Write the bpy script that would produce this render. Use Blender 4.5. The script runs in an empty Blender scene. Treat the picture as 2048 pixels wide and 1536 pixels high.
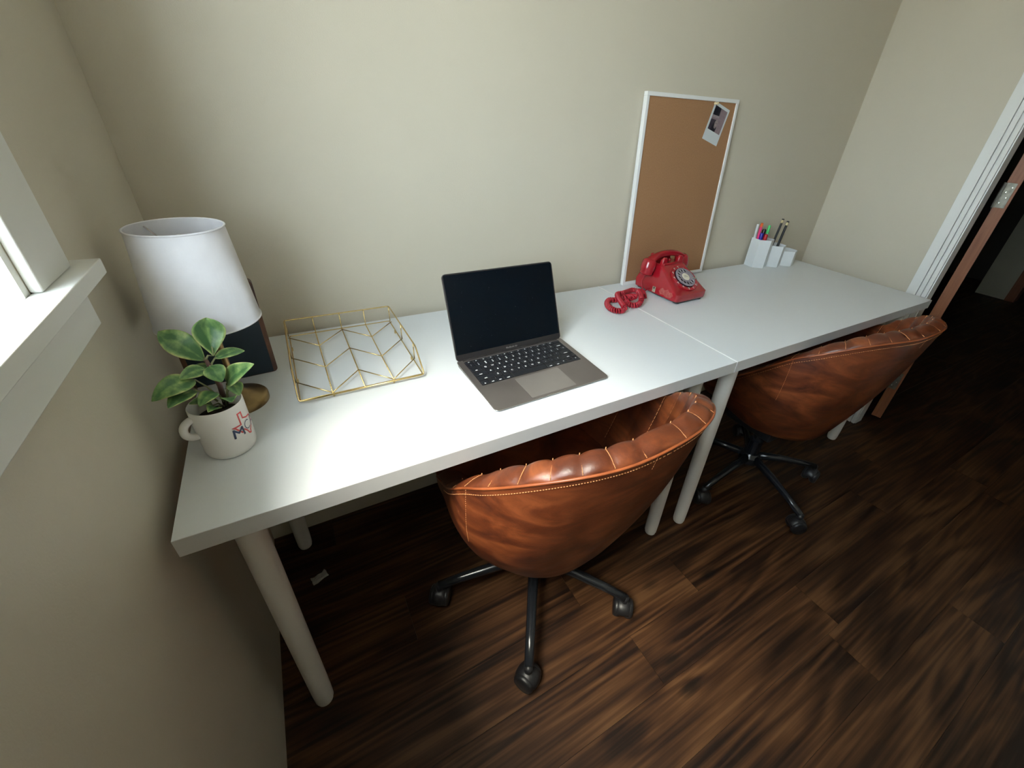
import bpy, bmesh, math, random
from mathutils import Vector, Matrix
random.seed(4)
PI = math.pi
SC = bpy.context.scene
COL = SC.collection

# ------------------------------------------------------------------ camera, light, exposure
cam_d = bpy.data.cameras.new('camera')
cam = bpy.data.objects.new('camera', cam_d); COL.objects.link(cam)
SC.camera = cam
cam_d.sensor_fit = 'HORIZONTAL'; cam_d.sensor_width = 36.0
cam_d.lens = 837.93 / 2048 * 36.0
cam_d.shift_x = -53.715 / 2048
cam_d.shift_y = -26.012 / 2048
cam_d.clip_start = 0.01
cam.matrix_world = (Matrix.Translation((0.22465, -0.55980, 1.26221)) @ Matrix.Rotation(-0.562547, 4, 'Z')
                    @ Matrix.Rotation(1.029043, 4, 'X') @ Matrix.Rotation(0.070011, 4, 'Z'))

SKY_STRENGTH = 18.0
SUN_STRENGTH = 12.5
world = bpy.data.worlds.new('world'); SC.world = world; world.use_nodes = True
wt = world.node_tree; wt.nodes.clear()
wo = wt.nodes.new('ShaderNodeOutputWorld'); bg = wt.nodes.new('ShaderNodeBackground')
tc = wt.nodes.new('ShaderNodeTexCoord'); sep = wt.nodes.new('ShaderNodeSeparateXYZ')
rp = wt.nodes.new('ShaderNodeValToRGB')
rp.color_ramp.elements[0].position = 0.47; rp.color_ramp.elements[0].color = (0.50, 0.50, 0.45, 1)
rp.color_ramp.elements[1].position = 0.53; rp.color_ramp.elements[1].color = (0.80, 0.90, 1.0, 1)
mp = wt.nodes.new('ShaderNodeMath'); mp.operation = 'MULTIPLY_ADD'; mp.inputs[1].default_value = 0.5; mp.inputs[2].default_value = 0.5
wt.links.new(tc.outputs['Generated'], sep.inputs[0]); wt.links.new(sep.outputs['Z'], mp.inputs[0])
wt.links.new(mp.outputs[0], rp.inputs[0]); wt.links.new(rp.outputs[0], bg.inputs['Color'])
bg.inputs['Strength'].default_value = SKY_STRENGTH
wt.links.new(bg.outputs[0], wo.inputs[0])

sun_d = bpy.data.lights.new('sun', 'SUN'); sun_d.energy = SUN_STRENGTH; sun_d.angle = math.radians(27)
sun_d.color = (1.0, 0.88, 0.70)
sun = bpy.data.objects.new('sun', sun_d); COL.objects.link(sun)
sun.location = (-3, -1.5, 5)
sun.rotation_euler = Vector((0.43, 0.15, -0.80)).to_track_quat('-Z', 'Y').to_euler()

SC.view_settings.view_transform = 'Standard'
try: SC.view_settings.look = 'None'
except Exception: pass
SC.view_settings.gamma = 1.0
SC.view_settings.use_curve_mapping = False
SC.view_settings.exposure = 0.12
SC.cycles.max_bounces = 12; SC.cycles.diffuse_bounces = 6; SC.cycles.glossy_bounces = 4
SC.cycles.transparent_max_bounces = 8; SC.cycles.sample_clamp_indirect = 6.0
SC.cycles.use_denoising = True

# ------------------------------------------------------------------ helpers
def prop(o, label=None, cat=None, group=None, kind=None):
    if label: o['label'] = label
    if cat: o['category'] = cat
    if group: o['group'] = group
    if kind: o['kind'] = kind
    return o

def empty(name, loc=(0, 0, 0), rz=0.0, label=None, cat=None, group=None):
    o = bpy.data.objects.new(name, None); COL.objects.link(o)
    o.location = loc; o.rotation_euler = (0, 0, rz); o.empty_display_size = .05
    return prop(o, label, cat, group)

def link(name, me, mat=None, parent=None, loc=(0, 0, 0), rot=(0, 0, 0), smooth=False, kind=None):
    o = bpy.data.objects.new(name, me); COL.objects.link(o)
    if mat is not None and not me.materials:
        for m in (mat if isinstance(mat, (list, tuple)) else [mat]): me.materials.append(m)
    o.location = loc; o.rotation_euler = rot
    if parent: o.parent = parent
    if smooth:
        me.polygons.foreach_set('use_smooth', [True] * len(me.polygons))
    if kind: o['kind'] = kind
    return o

class G:
    """collects shapes into one mesh"""
    def __init__(s): s.v = []; s.f = []; s.m = []; s.cur = 0
    def add(s, v, f):
        n = len(s.v); s.v += [tuple(p) for p in v]; s.f += [[i + n for i in q] for q in f]; s.m += [s.cur] * len(f)
        return s
    def box(s, a, b, M=None):
        (x0, y0, z0), (x1, y1, z1) = a, b
        v = [Vector(p) for p in ((x0,y0,z0),(x1,y0,z0),(x1,y1,z0),(x0,y1,z0),(x0,y0,z1),(x1,y0,z1),(x1,y1,z1),(x0,y1,z1))]
        if M is not None: v = [M @ p for p in v]
        return s.add(v, [(0,3,2,1),(4,5,6,7),(0,1,5,4),(1,2,6,5),(2,3,7,6),(3,0,4,7)])
    def loft(s, rings, cap0=True, cap1=True, close=True):
        n = len(rings[0]); v = [p for r in rings for p in r]; f = []
        for i in range(len(rings) - 1):
            for j in range(n if close else n - 1):
                k = (j + 1) % n
                f.append((i*n+j, i*n+k, (i+1)*n+k, (i+1)*n+j))
        if cap0: f.append(tuple(reversed(range(n))))
        if cap1: f.append(tuple(range((len(rings)-1)*n, len(rings)*n)))
        return s.add(v, f)
    def tube(s, path, r, n=8, caps=True, closed=False):
        P = [Vector(p) for p in path]; rings = []
        up = None; N = len(P)
        for i, p in enumerate(P):
            if closed: t = (P[(i+1) % N] - P[i-1])
            else: t = P[min(i+1, N-1)] - P[max(i-1, 0)]
            t = t.normalized() if t.length > 1e-9 else Vector((0,0,1))
            if up is None:
                up = Vector((0,0,1)) if abs(t.z) < .9 else Vector((1,0,0))
            a = up - t * up.dot(t)
            if a.length < 1e-6: a = t.orthogonal()
            a.normalize(); b = t.cross(a); up = a
            rr = r[i] if isinstance(r, (list, tuple)) else r
            rings.append([p + rr * (math.cos(q) * a + math.sin(q) * b) for q in [2*PI*k/n for k in range(n)]])
        if closed: rings.append(rings[0]); return s.loft(rings, False, False)
        return s.loft(rings, caps, caps)
    def lathe(s, prof, n=32, c=(0,0,0), M=None):
        rings = []
        for r, z in prof:
            ring = [Vector((c[0]+r*math.cos(2*PI*k/n), c[1]+r*math.sin(2*PI*k/n), c[2]+z)) for k in range(n)]
            if M is not None: ring = [M @ p for p in ring]
            rings.append(ring)
        return s.loft(rings, prof[0][0] > 1e-6, prof[-1][0] > 1e-6)
    def mesh(s, name):
        me = bpy.data.meshes.new(name); me.from_pydata(s.v, [], s.f)
        me.polygons.foreach_set('material_index', s.m); me.update()
        bm = bmesh.new(); bm.from_mesh(me)
        bmesh.ops.remove_doubles(bm, verts=bm.verts, dist=1e-6)
        bmesh.ops.recalc_face_normals(bm, faces=bm.faces)
        bm.to_mesh(me); bm.free(); return me
    def obj(s, name, mat, parent=None, bevel=0, smooth=False, loc=(0,0,0), rot=(0,0,0), seg=2, kind=None, auto=None):
        o = link(name, s.mesh(name), mat, parent, loc, rot, smooth, kind)
        if bevel:
            m = o.modifiers.new('bevel', 'BEVEL'); m.width = bevel; m.segments = seg; m.limit_method = 'ANGLE'; m.angle_limit = math.radians(35)
            if smooth is False: o.data.polygons.foreach_set('use_smooth', [True]*len(o.data.polygons)); m.harden_normals = True
        if auto is not None: sharp(o, auto)
        return o

def sharp(o, deg):
    me = o.data
    me.polygons.foreach_set('use_smooth', [True]*len(me.polygons))
    bm = bmesh.new(); bm.from_mesh(me)
    for e in bm.edges:
        if len(e.link_faces) == 2 and e.calc_face_angle(0) > math.radians(deg): e.smooth = False
    bm.to_mesh(me); bm.free()

def curve2d(name, polys, extrude=0.0, bevel=0.0):
    cu = bpy.data.curves.new(name, 'CURVE'); cu.dimensions = '2D'; cu.fill_mode = 'BOTH'
    cu.extrude = extrude; cu.bevel_depth = bevel; cu.bevel_resolution = 2
    for P in polys:
        sp = cu.splines.new('POLY'); sp.points.add(len(P)-1)
        for i, p in enumerate(P): sp.points[i].co = (p[0], p[1], 0, 1)
        sp.use_cyclic_u = True
    return conv(cu)
def conv(cu):
    t = bpy.data.objects.new('tmp', cu); COL.objects.link(t)
    dg = bpy.context.evaluated_depsgraph_get()
    me = bpy.data.meshes.new_from_object(t.evaluated_get(dg))
    bpy.data.objects.remove(t); bpy.data.curves.remove(cu)
    me.materials.clear(); return me
def text_mesh(txt, size, extrude=0.0, bold=0.0):
    cu = bpy.data.curves.new('t', 'FONT'); cu.body = txt; cu.size = size; cu.extrude = extrude
    cu.align_x = 'CENTER'; cu.align_y = 'CENTER'; cu.offset = bold; cu.resolution_u = 2
    return conv(cu)
def join_mesh(g, me, M):
    g.add([M @ v.co for v in me.vertices], [tuple(p.vertices) for p in me.polygons])

def circ(r, n=24, c=(0, 0)): return [(c[0]+r*math.cos(2*PI*k/n), c[1]+r*math.sin(2*PI*k/n)) for k in range(n)]
def rrect(w, h, r, n=5):
    out = []
    for cx, cy, a0 in ((w/2-r, h/2-r, 0), (-w/2+r, h/2-r, 90), (-w/2+r, -h/2+r, 180), (w/2-r, -h/2+r, 270)):
        for k in range(n+1):
            a = math.radians(a0 + 90*k/n); out.append((cx+r*math.cos(a), cy+r*math.sin(a)))
    return out

# ------------------------------------------------------------------ materials
def mat(name, col, rough=.5, metal=0.0, spec=.5, coat=0.0, noise=0.0, nscale=8.0, bump=0.0, bscale=200.0, emit=0.0, trans=0.0, ncol=None, detail=6, stretch=None):
    m = bpy.data.materials.new(name); m.use_nodes = True; nt = m.node_tree; b = nt.nodes['Principled BSDF']
    b.inputs['Base Color'].default_value = (*col, 1); b.inputs['Roughness'].default_value = rough
    b.inputs['Metallic'].default_value = metal; b.inputs['Specular IOR Level'].default_value = spec
    b.inputs['Coat Weight'].default_value = coat; b.inputs['Coat Roughness'].default_value = .1
    if emit: b.inputs['Emission Color'].default_value = (*col, 1); b.inputs['Emission Strength'].default_value = emit
    if trans: b.inputs['Transmission Weight'].default_value = trans
    t = nt.nodes.new('ShaderNodeTexCoord'); src = t.outputs['Object']
    if stretch:
        mpn = nt.nodes.new('ShaderNodeMapping'); mpn.inputs['Scale'].default_value = stretch
        nt.links.new(src, mpn.inputs[0]); src = mpn.outputs[0]
    n = nt.nodes.new('ShaderNodeTexNoise'); n.inputs['Scale'].default_value = nscale; n.inputs['Detail'].default_value = detail
    nt.links.new(src, n.inputs['Vector'])
    r = nt.nodes.new('ShaderNodeValToRGB')
    c2 = ncol or tuple(c*(1-noise) for c in col)
    r.color_ramp.elements[0].position = .35; r.color_ramp.elements[0].color = (*c2, 1)
    r.color_ramp.elements[1].position = .65; r.color_ramp.elements[1].color = (*col, 1)
    nt.links.new(n.outputs['Fac'], r.inputs[0]); nt.links.new(r.outputs[0], b.inputs['Base Color'])
    if bump:
        n2 = nt.nodes.new('ShaderNodeTexNoise'); n2.inputs['Scale'].default_value = bscale; n2.inputs['Detail'].default_value = 3
        nt.links.new(t.outputs['Object'], n2.inputs['Vector'])
        bp = nt.nodes.new('ShaderNodeBump'); bp.inputs['Strength'].default_value = bump; bp.inputs['Distance'].default_value = .002
        nt.links.new(n2.outputs['Fac'], bp.inputs['Height']); nt.links.new(bp.outputs[0], b.inputs['Normal'])
    return m

M = {}
M['wall'] = mat('wall_paint', (.60, .552, .452), .45, noise=.03, nscale=3, bump=.12, bscale=350, spec=.35)
M['ceiling'] = mat('ceiling_paint', (.86, .85, .82), .9, noise=.03)
M['trim'] = mat('white_trim_paint', (.80, .81, .79), .35, noise=.03, nscale=5)
M['desk'] = mat('white_foil', (.74, .77, .80), .30, noise=.015, nscale=3, spec=.5)
M['desk_edge'] = mat('shaded_edge_band', (.60, .59, .58), .4, noise=.02)  # edge band greyed, shading of the front face put into the colour
M['leg'] = mat('white_powder_coat', (.74, .71, .66), .4, noise=.03)
M['black'] = mat('black_metal', (.012, .014, .018), .22, noise=.2, spec=.6)
M['plastic'] = mat('black_plastic', (.012, .012, .014), .42, noise=.2)
M['cork'] = mat('cork', (.35, .185, .088), .9, nscale=260, ncol=(.31, .158, .074), bump=.15, bscale=300)
M['shade'] = mat('lamp_fabric', (.80, .79, .83), .95, noise=.05, nscale=30, bump=.06, bscale=900)
M['brass'] = mat('aged_brass', (.30, .205, .09), .32, metal=.9, nscale=25, ncol=(.14, .095, .045))
M['gold'] = mat('gold_wire', (.78, .60, .28), .25, metal=1.0, noise=.2, nscale=40)
M['navy'] = mat('navy_chalk', (.012, .03, .05), .55, noise=.25, nscale=20)
M['wood_edge'] = mat('dark_wood', (.26, .12, .065), .55, nscale=26, ncol=(.05, .028, .025), stretch=(1, 1, .3))
M['mug'] = mat('mug_ceramic', (.86, .84, .83), .35, noise=.03, coat=.2)
M['navyprint'] = mat('navy_print', (.02, .035, .10), .4)
M['redprint'] = mat('red_print', (.62, .06, .06), .4)
M['soil'] = mat('soil', (.03, .02, .013), .95, noise=.7, nscale=120, bump=1, bscale=200)
M['stem'] = mat('stem', (.13, .06, .045), .5, noise=.4, nscale=40)
M['petiole'] = mat('petiole', (.30, .32, .16), .5, noise=.3, nscale=40)
M['alu'] = mat('grey_aluminium', (.235, .21, .205), .38, metal=.75, noise=.05, nscale=20)
M['alu_edge'] = mat('polished_edge', (.55, .53, .53), .25, metal=1, noise=.03)
M['alu_pad'] = mat('trackpad_glass', (.31, .285, .275), .3, metal=.6, noise=.04, nscale=20)
M['keyblack'] = mat('key_black', (.010, .012, .017), .5, noise=.1)
M['glassblack'] = mat('screen_glass', (.0015, .004, .008), .10, noise=.3, nscale=6, spec=.18)
M['bezel'] = mat('bezel_black', (.022, .020, .022), .22, noise=.1)
M['legend'] = mat('white_legend', (.95, .97, 1.0), .5)
M['greyprint'] = mat('grey_print', (.16, .15, .15), .5)
M['dust'] = mat('dust', (.25, .27, .28), .9)
M['red'] = mat('red_plastic', (.36, .008, .018), .17, nscale=12, ncol=(.29, .006, .014), coat=.35)
M['redcord'] = mat('red_cord', (.42, .015, .03), .3, noise=.15, nscale=30)
M['scuff'] = mat('scuff', (.46, .12, .10), .6, nscale=160, ncol=(.34, .03, .03), detail=8)
M['beige'] = mat('beige_plate', (.45, .40, .30), .5, noise=.2, nscale=80)
M['wheel'] = mat('clear_finger_wheel', (.28, .24, .29), .12, noise=.3, nscale=60, coat=.6)
M['hole'] = mat('dial_dark', (.045, .012, .022), .25, noise=.4, nscale=60)
M['silver'] = mat('silver', (.62, .60, .62), .22, metal=.9, noise=.2, nscale=50)
M['card'] = mat('cream_card', (.68, .62, .50), .6, noise=.08, nscale=60)
M['whiteprint'] = mat('white_print', (.78, .72, .70), .5)
M['cup'] = mat('white_plastic', (.72, .75, .77), .35, noise=.02)
M['frame_white'] = mat('white_frame', (.80, .80, .79), .35, noise=.02)
M['lit_edge'] = mat('lit_edge_white', (.97, .97, .97), .3, noise=.0)  # bright white that paints the light caught on the desk edge
M['photo_white'] = mat('photo_paper', (.62, .66, .68), .35, noise=.03)
M['doorwood'] = mat('door_edge_wood', (.30, .11, .045), .5, nscale=14, ncol=(.22, .075, .03), stretch=(6, 6, .4))
M['doorface_jamb_shade'] = mat('door_face_and_jamb_shade', (.030, .016, .010), .5, noise=.3, nscale=6, stretch=(3, 3, .4))
M['hinge'] = mat('hinge_metal', (.22, .21, .17), .45, metal=.8, noise=.3, nscale=60)
M['screw'] = mat('screw_metal', (.9, .88, .8), .2, metal=1.0)
M['paper'] = mat('scrap_paper', (.45, .43, .40), .8, noise=.2, nscale=60)
M['hall_shade'] = mat('hall_shade_tone', (.10, .09, .075), .8, noise=.05)  # dimness of the unlit hall put into the wall colour
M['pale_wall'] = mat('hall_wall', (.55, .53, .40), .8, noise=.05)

def leather():
    m = bpy.data.materials.new('cognac_leather'); m.use_nodes = True; nt = m.node_tree; b = nt.nodes['Principled BSDF']
    t = nt.nodes.new('ShaderNodeTexCoord')
    mpn = nt.nodes.new('ShaderNodeMapping'); mpn.inputs['Scale'].default_value = (1, 1, 2.6); mpn.inputs['Rotation'].default_value = (0, .35, .3)
    n = nt.nodes.new('ShaderNodeTexNoise'); n.inputs['Scale'].default_value = 7; n.inputs['Detail'].default_value = 9; n.inputs['Roughness'].default_value = .62; n.inputs['Distortion'].default_value = .8
    r = nt.nodes.new('ShaderNodeValToRGB'); e = r.color_ramp.elements
    e[0].position = .34; e[0].color = (.055, .013, .006, 1); e[1].position = .70; e[1].color = (.25, .068, .021, 1)
    k = e.new(.5); k.color = (.125, .030, .010, 1)
    nt.links.new(t.outputs['Object'], mpn.inputs[0]); nt.links.new(mpn.outputs[0], n.inputs['Vector'])
    nt.links.new(n.outputs['Fac'], r.inputs[0]); nt.links.new(r.outputs[0], b.inputs['Base Color'])
    n3 = nt.nodes.new('ShaderNodeTexNoise'); n3.inputs['Scale'].default_value = 18; n3.inputs['Detail'].default_value = 4
    nt.links.new(t.outputs['Object'], n3.inputs['Vector'])
    mr = nt.nodes.new('ShaderNodeMapRange'); mr.inputs['To Min'].default_value = .26; mr.inputs['To Max'].default_value = .50
    nt.links.new(n3.outputs['Fac'], mr.inputs['Value']); nt.links.new(mr.outputs[0], b.inputs['Roughness'])
    v = nt.nodes.new('ShaderNodeTexNoise'); v.inputs['Scale'].default_value = 260; v.inputs['Detail'].default_value = 4
    nt.links.new(t.outputs['Object'], v.inputs['Vector'])
    bp = nt.nodes.new('ShaderNodeBump'); bp.inputs['Strength'].default_value = .18; bp.inputs['Distance'].default_value = .0015
    nt.links.new(v.outputs['Fac'], bp.inputs['Height']); nt.links.new(bp.outputs[0], b.inputs['Normal'])
    b.inputs['Specular IOR Level'].default_value = .5
    return m
M['leather'] = leather()
M['thread'] = mat('tan_thread', (.62, .26, .10), .6, noise=.1)
M['piping'] = mat('leather_piping', (.34, .09, .028), .35, nscale=20, ncol=(.22, .055, .018))

def plank_mat():
    m = bpy.data.materials.new('walnut_plank'); m.use_nodes = True; nt = m.node_tree; b = nt.nodes['Principled BSDF']
    g = nt.nodes.new('ShaderNodeNewGeometry'); oi = nt.nodes.new('ShaderNodeObjectInfo')
    cmb = nt.nodes.new('ShaderNodeCombineXYZ')
    mu = nt.nodes.new('ShaderNodeMath'); mu.operation = 'MULTIPLY'; mu.inputs[1].default_value = 37.0
    nt.links.new(oi.outputs['Random'], mu.inputs[0])
    nt.links.new(mu.outputs[0], cmb.inputs[0]); nt.links.new(mu.outputs[0], cmb.inputs[1]); nt.links.new(mu.outputs[0], cmb.inputs[2])
    ad = nt.nodes.new('ShaderNodeVectorMath'); ad.operation = 'ADD'
    nt.links.new(g.outputs['Position'], ad.inputs[0]); nt.links.new(cmb.outputs[0], ad.inputs[1])
    # big slow warp gives the cathedral figure, contours of it give the grain lines
    mp1 = nt.nodes.new('ShaderNodeMapping'); mp1.inputs['Scale'].default_value = (.85, 7.5, 1.0)
    nt.links.new(ad.outputs[0], mp1.inputs[0])
    n1 = nt.nodes.new('ShaderNodeTexNoise'); n1.inputs['Scale'].default_value = 1.0; n1.inputs['Detail'].default_value = 2.5; n1.inputs['Roughness'].default_value = .45; n1.inputs['Distortion'].default_value = .6
    nt.links.new(mp1.outputs[0], n1.inputs['Vector'])
    k = nt.nodes.new('ShaderNodeMath'); k.operation = 'MULTIPLY'; k.inputs[1].default_value = 55.0
    nt.links.new(n1.outputs['Fac'], k.inputs[0])
    s = nt.nodes.new('ShaderNodeMath'); s.operation = 'SINE'; nt.links.new(k.outputs[0], s.inputs[0])
    mp2 = nt.nodes.new('ShaderNodeMapping'); mp2.inputs['Scale'].default_value = (2.6, 115, 1)
    nt.links.new(ad.outputs[0], mp2.inputs[0])
    n2 = nt.nodes.new('ShaderNodeTexNoise'); n2.inputs['Scale'].default_value = 1.0; n2.inputs['Detail'].default_value = 5
    nt.links.new(mp2.outputs[0], n2.inputs['Vector'])
    mp3 = nt.nodes.new('ShaderNodeMapping'); mp3.inputs['Scale'].default_value = (3, 9, 1)
    nt.links.new(ad.outputs[0], mp3.inputs[0])
    n3 = nt.nodes.new('ShaderNodeTexNoise'); n3.inputs['Scale'].default_value = 1.0; n3.inputs['Detail'].default_value = 3
    nt.links.new(mp3.outputs[0], n3.inputs['Vector'])
    def ma(op, a, bb, c=None):
        x = nt.nodes.new('ShaderNodeMath'); x.operation = op
        for i, q in enumerate((a, bb, c)):
            if q is None: continue
            if isinstance(q, (int, float)): x.inputs[i].default_value = q
            else: nt.links.new(q, x.inputs[i])
        return x.outputs[0]
    v = ma('MULTIPLY_ADD', s.outputs[0], .14, .5)
    v = ma('ADD', v, ma('MULTIPLY_ADD', n2.outputs['Fac'], 1.0, -.5))
    v = ma('ADD', v, ma('MULTIPLY_ADD', n3.outputs['Fac'], .9, -.45))
    v = ma('ADD', v, ma('MULTIPLY_ADD', oi.outputs['Random'], .14, -.07))
    r = nt.nodes.new('ShaderNodeValToRGB'); e = r.color_ramp.elements
    e[0].position = .22; e[0].color = (.010, .0035, .0015, 1); e[1].position = .82; e[1].color = (.10, .047, .019, 1)
    q = e.new(.42); q.color = (.032, .0125, .005, 1); q = e.new(.6); q.color = (.060, .025, .0095, 1)
    nt.links.new(v, r.inputs[0])
    # knots
    mp4 = nt.nodes.new('ShaderNodeMapping'); mp4.inputs['Scale'].default_value = (2.2, 5.0, 1)
    nt.links.new(ad.outputs[0], mp4.inputs[0])
    vo = nt.nodes.new('ShaderNodeTexVoronoi'); vo.inputs['Scale'].default_value = 1.3; nt.links.new(mp4.outputs[0], vo.inputs['Vector'])
    kd = nt.nodes.new('ShaderNodeMapRange'); kd.inputs['From Min'].default_value = .04; kd.inputs['From Max'].default_value = .13
    kd.inputs['To Min'].default_value = .25; kd.inputs['To Max'].default_value = 1
    nt.links.new(ma('ADD', vo.outputs['Distance'], ma('MULTIPLY_ADD', n2.outputs['Fac'], .12, -.06)), kd.inputs['Value'])
    mx = nt.nodes.new('ShaderNodeMix'); mx.data_type = 'RGBA'; mx.blend_type = 'MULTIPLY'; mx.inputs['Factor'].default_value = 1
    nt.links.new(r.outputs[0], mx.inputs['A']); nt.links.new(kd.outputs[0], mx.inputs['B'])
    nt.links.new(mx.outputs['Result'], b.inputs['Base Color'])
    b.inputs['Roughness'].default_value = .5; b.inputs['Specular IOR Level'].default_value = .3
    bp = nt.nodes.new('ShaderNodeBump'); bp.inputs['Strength'].default_value = .12; bp.inputs['Distance'].default_value = .001
    nt.links.new(v, bp.inputs['Height']); nt.links.new(bp.outputs[0], b.inputs['Normal'])
    return m
M['plank'] = plank_mat()

def glass_mat():
    m = bpy.data.materials.new('window_glass'); m.use_nodes = True; nt = m.node_tree; nt.nodes.clear()
    o = nt.nodes.new('ShaderNodeOutputMaterial'); tr = nt.nodes.new('ShaderNodeBsdfTransparent'); gl = nt.nodes.new('ShaderNodeBsdfGlossy')
    gl.inputs['Roughness'].default_value = .02; tr.inputs['Color'].default_value = (.95, .97, .96, 1)
    mx = nt.nodes.new('ShaderNodeMixShader'); mx.inputs[0].default_value = .05
    nt.links.new(tr.outputs[0], mx.inputs[1]); nt.links.new(gl.outputs[0], mx.inputs[2]); nt.links.new(mx.outputs[0], o.inputs[0])
    return m
M['glass'] = glass_mat()

def leaf_mat():
    m = bpy.data.materials.new('variegated_leaf'); m.use_nodes = True; nt = m.node_tree; b = nt.nodes['Principled BSDF']
    a = nt.nodes.new('ShaderNodeAttribute'); a.attribute_name = 'edge'
    t = nt.nodes.new('ShaderNodeTexCoord'); mpn = nt.nodes.new('ShaderNodeMapping'); mpn.inputs['Scale'].default_value = (75, 75, 40)
    n = nt.nodes.new('ShaderNodeTexNoise'); n.inputs['Scale'].default_value = 1; n.inputs['Detail'].default_value = 4
    oi = nt.nodes.new('ShaderNodeObjectInfo'); ad = nt.nodes.new('ShaderNodeVectorMath'); ad.operation = 'ADD'
    nt.links.new(t.outputs['Object'], mpn.inputs[0]); nt.links.new(mpn.outputs[0], ad.inputs[0]); nt.links.new(oi.outputs['Random'], ad.inputs[1])
    nt.links.new(ad.outputs[0], n.inputs['Vector'])
    x = nt.nodes.new('ShaderNodeMath'); x.operation = 'MULTIPLY_ADD'; x.inputs[1].default_value = 1.1; nt.links.new(n.outputs['Fac'], x.inputs[0]); nt.links.new(a.outputs['Fac'], x.inputs[2])
    r = nt.nodes.new('ShaderNodeValToRGB'); e = r.color_ramp.elements
    e[0].position = .42; e[0].color = (.06, .16, .055, 1); e[1].position = .86; e[1].color = (.66, .72, .30, 1)
    q = e.new(.62); q.color = (.21, .36, .12, 1)
    sc = nt.nodes.new('ShaderNodeMath'); sc.operation = 'MULTIPLY'; sc.inputs[1].default_value = .78; nt.links.new(x.outputs[0], sc.inputs[0])
    nt.links.new(sc.outputs[0], r.inputs[0]); nt.links.new(r.outputs[0], b.inputs['Base Color'])
    b.inputs['Roughness'].default_value = .38
    b.inputs['Subsurface Weight'].default_value = .0
    return m
M['leaf'] = leaf_mat()

# ------------------------------------------------------------------ room
H = 0.734
XL, XR, YB, YF, ZC = -0.021, 2.592, 0.640, -1.60, 2.42
WT = 0.13
WY0, WY1, WZ0, WZ1 = -0.86, 0.072, 1.052, 2.12          # window opening in the wall
def structure(o): o['kind'] = 'structure'; return o
# floor with individual planks
fl = G().box((-.16, YF-.1, -.03), (7.0, 1.6, -.0075)).obj('floor', M['soil']); structure(fl)
unit = G().box((-.5, -.5, -.008), (.5, .5, 0)).mesh('plank')
unit.materials.append(M['plank'])
PW = .14
k = -2
rows = []
y = -.037
while y > YF: y -= PW
first_joint = {0: 1.127, 1: .84, 2: 1.43}
while y < 1.55:
    idx = round((-.037 - (y + PW)) / PW)     # row 0 spans [-.177,-.037]
    L = 1.22
    j = first_joint.get(idx, (idx * .457) % L)
    x = j
    while x > -.16: x -= L
    while x < 6.9:
        x0, x1 = max(x, -.155), min(x + L, 6.95)
        if y + PW > .9 and x1 < 2.7: x += L; continue
        if x1 - x0 > .02:
            o = bpy.data.objects.new('plank', unit); COL.objects.link(o); o.parent = fl
            o.location = ((x0+x1)/2, y + PW/2, 0); o.scale = (x1-x0-.0008, PW-.0008, 1)
        x += L
    y += PW

# back wall, side walls, ceiling (side walls are built around their openings)
structure(G().box((XL-WT, YB, 0), (XR+.10, YB+.12, ZC)).obj('wall_back', M['wall']))
structure(G().box((XL-WT, YF-.12, 0), (XR+.10, YF, ZC)).obj('wall_front', M['wall']))
g = G()
g.box((XL-WT, YF, 0), (XL, YB, WZ0)); g.box((XL-WT, YF, WZ1), (XL, YB, ZC))
g.box((XL-WT, YF, WZ0), (XL, WY0, WZ1)); g.box((XL-WT, WY1, WZ0), (XL, YB, WZ1))
structure(g.obj('wall_left', M['wall']))
DY0, DY1, DZ1 = -.76, .085, 2.04      # doorway in the right wall
g = G()
g.box((XR, DY1, 0), (XR+.10, YB, ZC)); g.box((XR, YF, 0), (XR+.10, DY0, ZC)); g.box((XR, DY0, DZ1), (XR+.10, DY1, ZC))
structure(g.obj('wall_right', M['wall']))
structure(G().box((XL-WT, YF-.1, ZC), (XR+.1, YB+.1, ZC+.1)).obj('ceiling', M['ceiling']))
# room beyond the doorway
structure(G().box((XR+.1, 1.55, 0), (7.0, 1.65, ZC)).obj('wall_hall_north', M['hall_shade']))
structure(G().box((XR+.1, YF-.1, 0), (7.0, YF, ZC)).obj('wall_hall_south', M['hall_shade']))
structure(G().box((XR+.1, YB, 0), (XR+.2, 1.55, ZC)).obj('wall_hall_west', M['hall_shade']))
structure(G().box((6.9, YF, 0), (7.0, 1.55, ZC)).obj('wall_hall_east', M['hall_shade']))
structure(G().box((XR+.1, YF-.1, ZC), (7.0, 1.65, ZC+.1)).obj('ceiling_hall', M['ceiling']))
structure(G().box((6.25, .47, 0), (6.35, .70, ZC)).obj('wall_hall_partition', M['pale_wall']))
tr2 = structure(G().box((6.24, .40, 0), (6.36, .47, 2.1)).obj('trim_3', M['doorwood']))

# window: casing, stool, apron, jamb liner, two sashes with panes
win = empty('window_1', (XL, (WY0+WY1)/2, WZ0)); structure(win)
def wpart(name, g, m, bevel=.0015, parent=win):
    o = g.obj(name, m, None, bevel=bevel)
    o.parent = parent; pl = win.location
    if parent is win: o.location = (-pl.x, -pl.y, -pl.z)
    return o
ST = 1.070
wpart('side_casing', G().box((XL, WY1, ST), (XL+.011, WY1+.098, WZ1+.10)), M['trim'], .003)
wpart('side_casing', G().box((XL, WY0-.100, ST), (XL+.011, WY0, WZ1+.10)), M['trim'], .003)
wpart('head_casing', G().box((XL, WY0, WZ1), (XL+.011, WY1, WZ1+.10)), M['trim'], .003)
wpart('stool', G().box((XL-WT+.03, WY0, ST-.02), (XL, WY1, ST)).box((XL, WY0-.130, ST-.02), (XL+.031, WY1+.130, ST)), M['trim'], .0015)
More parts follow.
